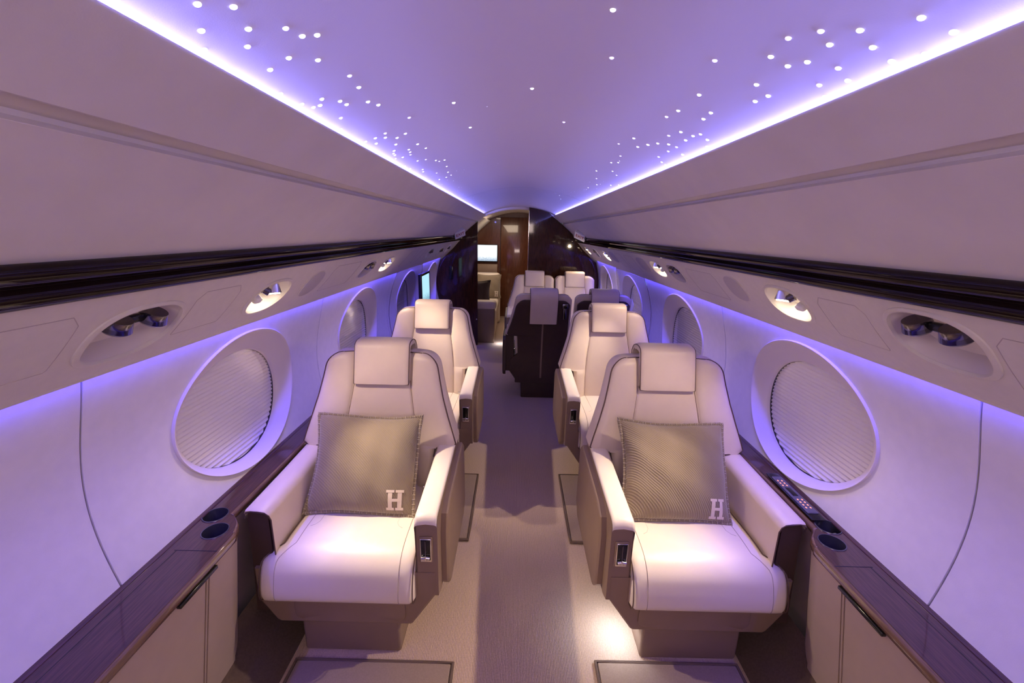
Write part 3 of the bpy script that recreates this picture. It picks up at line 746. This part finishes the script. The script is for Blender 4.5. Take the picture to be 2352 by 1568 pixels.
    if 'outboard' in arms:
        b = MB(); xa, xb = .245, .333
        pa = [(.050, .215), (.070, .50), (.070, .590), (.078, .612), (.60, .640), (.60, .215)]
        b.loft([[(X(x), y, z) for y, z in pa] for x in (xa+.014, xb)])
        ob = b.build('outboard_armrest', M['brown'], root, smooth=25)
        # pale leather cover over top and inner face, ending in a rounded lip at the front
        secs = []
        pt = [(.062, 0), (.060, .004), (.066, .008), (.30, .012), (.60, .022)]
        for x, z in ((xb+.001, .600), (xb+.002, .618), (xb-.002, .625), (xb-.02, .627), (xb-.045, .626), (xa+.018, .622), (xa+.006, .612), (xa, .595), (xa-.001, .50), (xa, .40)):
            secs.append([(X(x), y, z+(k if z > .59 else 0)) for y, k in pt])
        MB().grid(secs).build('arm_cover', M['leather'], ob, smooth=60)
        MB().tube([(X(x), .0605, z) for x, z in ((xb+.001, .600), (xb+.002, .618), (xb-.02, .628), (xa+.018, .623), (xa+.006, .613), (xa-.001, .595), (xa-.001, .44))], .0024, 5).build('piping', M['piping'], ob)
    # buckle by the aisle arm
    MB().rbox((X(-.225), .47, .478), (.05, .022, .014), .004, Matrix.Rotation(R(20), 3, 'Z')).cyl((X(-.25), .475, .48), (X(-.262), .478, .47), .010).build('seat_belt_buckle', M['chrome'], root)
    return root
mat_seam = mat('pale_stitch', (.42, .34, .30), .7)
mat_seam2 = mat('dark_seam', (.17, .105, .085), .7)

seatL = make_seat(-1); seatR = make_seat(1)
seats = []
def put(src, first, x, y, rz, label, group):
    o = src if first else copy_tree(src)
    o.location = (x, y, 0); o.rotation_euler = (0, 0, rz)
    tag(o, label, 'seat', group); return o
G = 'beige leather cabin seats'
put(seatL, True, -.640, 1.232, 0, 'beige leather cabin seat at front left with a taupe pillow', G)
put(seatR, True, .662, 1.232, 0, 'beige leather cabin seat at front right with a taupe pillow', G)
put(seatL, False, -.632, 2.39, 0, 'empty beige leather cabin seat directly behind the front left one', G)
put(seatR, False, .640, 2.39, 0, 'empty beige leather cabin seat directly behind the front right one', G)
# rows beyond, without inner arms: a pair facing us and a pair turned away
seatC = make_seat(1, arms=('aisle',), wings=('aisle',)); put(seatC, True, .212, 4.96, 0, 'far beige seat facing us beside the doorway, left of the pair', G)
seatA = make_seat(1, arms=(), wings=()); put(seatA, True, .737, 4.96, 0, 'far beige seat facing us before dark wood bulkhead, right of the pair', G)
seatD = make_seat(-1, arms=('aisle',), wings=('aisle',)); put(seatD, True, .225, 4.57, math.pi, 'cabin seat seen from behind with dark brown shell and pale headrest flap', G)
seatE = make_seat(-1, arms=(), wings=()); put(seatE, True, .775, 4.60, math.pi, 'turned cabin seat mostly hidden behind the second right seat', G)
for st_ in (seatD, seatE):
    for ch in st_.children:
        if ch.name.split('.')[0] in ('aisle_armrest', 'side_panel', 'lower_body', 'pedestal'):
            ch.data.materials[0] = M['brown']

# ------------------------------------------------------------------ pillows
def letter_h(w_, h_, off, surf):
    """serifed capital H laid on the pillow surface"""
    mb = MB(); st = w_*.24; sf = w_*.46; sh = h_*.13
    rects = [(-w_/2+sf*.5-st/2, -w_/2+sf*.5+st/2, -h_/2, h_/2), (w_/2-sf*.5-st/2, w_/2-sf*.5+st/2, -h_/2, h_/2),
             (-w_/2, -w_/2+sf, -h_/2, -h_/2+sh), (w_/2-sf, w_/2, -h_/2, -h_/2+sh), (-w_/2, -w_/2+sf, h_/2-sh, h_/2), (w_/2-sf, w_/2, h_/2-sh, h_/2),
             (-w_/2+sf*.5, w_/2-sf*.5, -sh*.55, sh*.55)]
    for i, (a, b, c, d_) in enumerate(rects):
        n = 6; lift = .0015+.0002*i
        rows = [[surf(off[0]+a+(b-a)*u/n, off[1]+c+(d_-c)*v/n, lift) for u in range(n+1)] for v in range(n+1)]
        mb.grid(rows)
    return mb
def make_pillow(name, W, H, T, body, edge, hpos, seed, stitches=True):
    rnd = random.Random(seed); root = empty(name)
    ph = [rnd.uniform(0, 6) for _ in range(6)]
    def outline(u, v):   # u,v in -1..1: concave sides and pointed corners
        x = W/2*u*(1-.075*(1-abs(v)**2.2)*abs(u)**1.5); z = H/2*v*(1-.065*(1-abs(u)**2.2)*abs(v)**1.5)
        x += .004*math.sin(3*v+ph[0])*abs(u)**3; z += .004*math.sin(3*u+ph[1])*abs(v)**3
        return x, z
    def thick(u, v):
        e = max(0, (1-u*u))**.55*max(0, (1-v*v))**.55
        wr = .004*math.sin(9*u+4*v+ph[2])*math.sin(5*v-3*u+ph[3])+.003*math.sin(14*(u+v)+ph[4])*(abs(u)*abs(v))
        return T/2*e+wr*e**.5
    def front(u, v, lift=0):
        x, z = outline(u, v); return (x, -thick(u, v)-lift, z)
    n = 44; g = [-math.cos(math.pi*i/n) if 0 else (-1+2*i/n) for i in range(n+1)]
    mb = MB(); mb.grid([[front(u, v) for u in g] for v in g]); mb.grid([[(front(u, v)[0], thick(u, v), front(u, v)[2]) for u in g] for v in g])
    mb.build('pillow_cover', body, root, smooth=80)
    per = [(u, -1) for u in g]+[(1, v) for v in g[1:]]+[(u, 1) for u in g[::-1][1:]]+[(-1, v) for v in g[::-1][1:-1]]
    pts = [Vector((outline(u, v)[0], 0, outline(u, v)[1])) for u, v in per]
    # flange
    fl = MB(); fl.tube(pts, .0068, 8, closed=True); fl.build('edge_roll', edge, root)
    if stitches:
        st = MB(); m = len(pts); tot = 96
        for k in range(tot):
            i = int(k*m/tot) % m; p = pts[i]; t = (pts[(i+1) % m]-pts[(i-1) % m]).normalized(); nrm = Vector((t.z, 0, -t.x))
            loop = [p+nrm*.0075*math.cos(a)+Vector((0, 1, 0))*.0085*math.sin(a) for a in np.linspace(0, 2*math.pi, 9)[:-1]]
            st.tube(loop, .0011, 5, closed=True)
        st.build('whip_stitching', M['stitch'], root)
    if hpos:
        def surf(x, z, lift):
            u, v = x/(W/2), z/(H/2)
            for _ in range(4):
                ox, oz = outline(u, v); u += (x-ox)/(W/2); v += (z-oz)/(H/2)
            return front(u, v, lift)
        letter_h(hpos[2], hpos[3], hpos[:2], surf).build('letter_h', M['cream'], root, smooth=80)
    return root
def lean(o, loc, back, roll, yaw=0):
    o.matrix_world = Matrix.Translation(loc) @ Matrix.Rotation(R(yaw), 4, 'Z') @ Matrix.Rotation(R(-back), 4, 'X') @ Matrix.Rotation(R(roll), 4, 'Y')
GP = 'square taupe wool pillows with a cream letter H'
p = make_pillow('throw_pillow', .448, .405, .15, M['pillow'], M['pillow'], (.146, -.140, .066, .078), 3)
lean(p, (-.650, 1.600, .645), 32, 0)
tag(p, 'taupe wool throw pillow with cream H leaning on the front left seat', 'pillow', GP)
p = make_pillow('throw_pillow', .448, .405, .15, M['pillow'], M['pillow'], (.152, -.140, .062, .078), 8)
lean(p, (.640, 1.600, .645), 32, 2)
tag(p, 'taupe wool throw pillow with cream H leaning on the front right seat', 'pillow', GP)

# ------------------------------------------------------------------ rugs
def rug(x0, x1, y0, y1, label):
    root = empty('rug', ((x0+x1)/2, (y0+y1)/2, 0)); cx_, cy_ = (x0+x1)/2, (y0+y1)/2
    MB().rbox((0, 0, .007), (x1-x0-.014, y1-y0-.014, .013), .004).build('rug_pile', M['rug'], root)
    r = [(x0, y0), (x1, y0), (x1, y1), (x0, y1)]; path = []
    for i in range(4):
        a, b = r[i], r[(i+1) % 4]
        for k in range(8): path.append((a[0]+(b[0]-a[0])*k/8-cx_, a[1]+(b[1]-a[1])*k/8-cy_, .007))
    MB().tube(path, .0068, 8, closed=True).build('rug_binding', M['rugedge'], root)
    tag(root, label, 'rug', 'bound carpet mats by the seats')
rug(-.84, -.262, 1.93, 2.56, 'beige bound floor mat behind the front left seat')
rug(.285, .84, 1.93, 2.58, 'beige bound floor mat behind the front right seat')
rug(-.84, -.245, .62, 1.262, 'beige bound floor mat in front of the front left seat')
rug(.300, .84, .62, 1.282, 'beige bound floor mat in front of the front right seat')

# ------------------------------------------------------------------ forward compartment furniture
dv = empty('divan', (-.68, 6.9, 0))
def L_(x, y, z): return (x+.68, y-6.9, z)
MB().rbox(L_(-.65, 6.17, .27), (.64, .17, .54), .012).build('arm_panel', M['taupe'], dv)
MB().rbox(L_(-.65, 6.165, .555), (.69, .19, .13), .05, n=5).build('arm_top', M['leather'], dv)
MB().rbox(L_(-.65, 6.85, .17), (.62, 1.20, .30), .02).build('divan_base', M['leather'], dv)
MB().rbox(L_(-.645, 6.85, .39), (.66, 1.22, .17), .05, n=5).build('seat_cushion', M['leather_pad'], dv)
MB().rbox(L_(-.955, 6.85, .62), (.12, 1.20, .46), .05, n=5).build('backrest', M['leather'], dv)
MB().rbox(L_(-.64, 7.53, .45), (.68, .16, .88), .06, n=5).build('far_arm', M['leather_pad'], dv)
tag(dv, 'pale leather divan in the forward compartment past the doorway', 'divan')
p = make_pillow('throw_pillow', .40, .40, .13, M['darkpillow'], M['darkpillow'], None, 5, stitches=False)
lean(p, (-.61, 6.42, .675), -6, 0, 20); tag(p, 'dark brown pillow on the divan by the doorway edge', 'pillow')
p = make_pillow('throw_pillow', .42, .40, .13, M['pillow'], M['pillow'], (.14, -.13, .062, .09), 6, stitches=False)
lean(p, (-.50, 7.34, .675), 14, 0, 0); tag(p, 'taupe pillow with cream H at the far end of the divan', 'pillow')
# wall television
tv = empty('television', (-.57, 7.95, 1.205))
MB().rbox((0, 0, 0), (.40, .03, .31), .006).build('housing', M['black'], tv)
MB().box((0, -.016, 0), (.375, .002, .285)).build('screen', M['screen_white'], tv)
tag(tv, 'lit wall television showing a pale city view in the forward compartment', 'television')
cb = empty('cabinet', (-.66, 7.86, 0))
MB().rbox((0, 0, .50), (.60, .20, .98), .012).build('cabinet_body', M['woodv'], cb)
fr = MB(); rows = [[(x, -.10-.045*math.sin(math.pi*(z-.72)/.30)-.002, z) for x in np.linspace(-.29, .29, 9)] for z in np.linspace(.72, 1.02, 10)]
fr.grid(rows); fr.build('padded_front', M['taupe'], cb)
tag(cb, 'wood cabinet with padded brown leather top under the television', 'cabinet')
# white reading lights along the divan and door
spot('divan_light', (-.55, 6.7, 1.55), (-.45, 6.9, .4), 9, (1, .8, .6), 100)
# courtesy light low on the divan end, lighting the carpet
area('floor_courtesy_light', (-.255, 6.05, .10), (.45, -.1, -1), .02, .10, .4, (.85, .88, 1.0))
# courtesy light low on the front right seat
area('floor_courtesy_light', (.415, 1.40, .13), (-.45, -.05, -1), .02, .14, .6, (.80, .86, 1.0))

# side monitor on the left ledge
mo = empty('monitor', (-1.0, 4.50, .99))
MB().rbox((0, 0, 0), (.035, .40, .345), .006).build('housing', M['black'], mo)
MB().box((.018, 0, 0), (.002, .355, .30)).build('screen', M['screen_blue'], mo)
MB().cyl((-.0, 0, -.17), (-.03, 0, -.345), .012).build('stand_arm', M['dchrome'], mo)
tag(mo, 'small lit monitor with bluish city image before the left windows', 'monitor')

# exit signs
def exit_sign(s, y, label):
    n = Vector((-s*.69, 0, -.72)); c = Vector((s*.722, y, 1.585))
    root = empty('exit_sign', c)
    d = Vector((-s*.55, -.62, -.56)).normalized()
    xax = Vector((0, 0, 1)).cross(-d).normalized() if 0 else (Vector((1, 0, 0))-d*d.x).normalized(); 
    zax = d.cross(xax)*-1
    if zax.z < 0: zax = -zax
    RM = Matrix((xax, -d, zax)).transposed()
    MB().loft([[tuple(RM @ Vector((x, yy, z))) for x, z in ((-a, -b), (a, -b), (a, b), (-a, b))] for a, b, yy in ((.066, .046, -.06), (.060, .042, 0), (.03, .02, .055))]).build('sign_body', M['white'], root, smooth=0)
    cu = bpy.data.curves.new('exit_text', 'FONT'); cu.body = 'EXIT'; cu.size = .052; cu.align_x = 'CENTER'; cu.align_y = 'CENTER'; cu.extrude = .0006; cu.offset = .0006
    t = bpy.data.objects.new('tmp', cu); COL.objects.link(t); bpy.context.view_layer.update()
    me = bpy.data.meshes.new_from_object(t.evaluated_get(bpy.context.evaluated_depsgraph_get())); bpy.data.objects.remove(t)
    me.materials.clear(); me.materials.append(M['red'])
    # text lies in local xy; stand it up in the sign face
    FM = Matrix((xax, zax, xax.cross(zax))).transposed()
    fwd = RM @ Vector((0, -.061, 0))
    for v in me.vertices: v.co = FM @ v.co + fwd
    to = bpy.data.objects.new('exit_lettering', me); COL.objects.link(to); to.parent = root
    tag(root, label, 'exit sign')
exit_sign(-1, 5.12, 'small white wedge EXIT sign on the left overhead panel')
exit_sign(1, 5.10, 'small white wedge EXIT sign on the right overhead panel')

# emergency exit hatch joints on the far panels
for s, ys in ((-1, (3.66, 4.86)), (1, (3.62, 4.84))):
    hb = MB()
    y0, y1 = ys
    pth = [(y0-.02, .70), (y0, .95), (y0+.02, 1.12), (y0+.07, 1.215), (y0+.16, 1.232), (y1-.16, 1.232), (y1-.07, 1.215), (y1-.02, 1.12), (y1, .95), (y1+.02, .70)]
    hb.tube([(s*(Xw(z)-.001), y, z) for y, z in catmull([(a, b) for a, b in pth], 3)], .0035, 6)
    o = hb.build('hatch_trim', M['chrome'], None)
    tag(o, 'thin bright joint trim of the emergency hatch around a far %s window' % side_name[s], 'hatch trim')
    # pull handle bar
# flat white rectangle, tilted, by the third right window
cd_ = MB().box((0, 0, 0), (.003, .10, .12), Matrix.Rotation(R(30), 3, 'X')).build('white_rectangle', M['plain_white']); cd_.location = (1.115, 4.18, .90)
tag(cd_, 'flat white rectangle tilted in front of the third right window', 'white_rectangle')

# ------------------------------------------------------------------ star lights
star_me = MB(); n = 10
star_me.grid([[(r*math.cos(2*math.pi*k/n), r*math.sin(2*math.pi*k/n), z) for k in range(n)] for r, z in ((1, .0), (.9, -.35), (.5, -.6), (.02, -.66))], close_u=True)
STAR = star_me.build('star_light', M['star'])
STARD = STAR.copy(); STARD.data = STAR.data.copy(); STARD.data.materials[0] = M['star_dim']
stars_px = [(453,9),(536,15),(462,70),(570,65),(656,63),(694,82),(728,78),(568,104),(320,56),(351,91),(469,112),(730,136),(663,132),(525,157),(803,174),(620,158),
 (1408,21),(1405,132),(1222,203),(1042,236),(1295,280),(845,233),(869,241),(824,200),(940,270),(1080,292),
 (2117,40),(1886,69),(1976,69),(1906,103),(1811,87),(1771,129),(1810,151),(1855,141),(1926,155),(2006,106),(2049,138),(2125,124),(2192,70),(1948,183),(1882,195),(1738,193),(1765,219),(1735,232),(1958,209),(1896,220),(2001,200),(1642,139),(1606,218),(1558,254),(1531,268),(1633,258),(1616,273),(1564,302),(1609,307),(1625,321),(1592,312),(1536,311),(1488,332),(1456,317),(1421,330),(1465,337),(1489,332),(1513,360),(1535,347),(1511,329),(1536,331),(1554,337),(1575,322),(1568,355),(1624,336),(1618,372),(1520,372),(1529,378),(1425,358),(1420,373),(1404,373),(1416,402),(1407,393),(1370,392),(1370,410),(1371,424),(1351,431),(1403,425),(1421,424),(1285,449),(1288,457),
 (783,270),(782,297),(780,313),(840,324),(864,329),(862,317),(842,335),(885,306),(885,315),(905,346),(904,352),(909,331),(907,356),(909,364),(925,361),(939,343),(942,349),(943,355),(959,331),(978,340),(978,366),(959,369),(1001,368),(1009,370),(1021,367),(1026,382),(1029,395),(1036,402),(1025,407),(1009,412),(1003,397),(971,389),(972,394),(930,381),(942,387),(912,316),(931,306),(645,215),(739,227),(735,242),(720,245),(781,232),(796,240),(694,238)]
CAMP = Vector((-.04, 0, 1.6))
def ceil_hit(u, v):
    cm = scene.camera.matrix_world.to_3x3(); d = (cm @ Vector(((u-1176)/980, -(v-784)/980, -1))).normalized()
    t = .02
    while t < 9:
        p_ = CAMP+d*t
        if abs(p_.x) < .556 and p_.z >= Zc(p_.x)-.0005: return p_
        if p_.z > 2: return None
        t += .004
    return None
pts = []
for u, v in stars_px:
    h = ceil_hit(u, v)
    if h: pts.append((h.x, h.y, 1.0))
rnd = random.Random(4)
tries = 0
while len(pts) < 285 and tries < 5000:
    tries += 1
    sd = rnd.choice((-1, 1)); x = sd*(.50-abs(rnd.gauss(0, .11))); y = rnd.uniform(2.2, 5.9) if rnd.random() < .8 else rnd.uniform(1.2, 5.9)
    if rnd.random() < .06: x = rnd.uniform(-.3, .3)
    if abs(x) > .49 or x*sd < 0 and rnd.random() > .2: continue
    if any((x-a)**2+(y-b)**2 < .012**2 for a, b, _ in pts): continue
    pts.append((x, y, rnd.uniform(.45, .85)))
for i, (x, y, k) in enumerate(pts):
    o = STAR if i == 0 else (STARD if (i*7) % 10 < 4 and k < 1 or (i*13) % 10 < 3 else STAR).copy()
    if i: COL.objects.link(o)
    r_ = (.0046 if y < 1.5 else .0040 if y < 2.6 else .0036)*(1 if k == 1 else .6*k); o.scale = (r_, r_, r_); o.location = (x, y, Zc(x)+.0002); o.rotation_euler = (0, math.atan2(x, math.sqrt(CR*CR-x*x)), 0)
    sd = 'left' if x < -.15 else 'right' if x > .15 else 'middle'
    tag(o, {'left': 'tiny white fibre optic star light in the ceiling by the left glowing cove', 'right': 'tiny white fibre optic star light in the ceiling by the right glowing cove', 'middle': 'tiny white fibre optic star light near the middle of the ceiling'}[sd], 'star light', 'fibre optic star lights, %s of the ceiling' % sd)
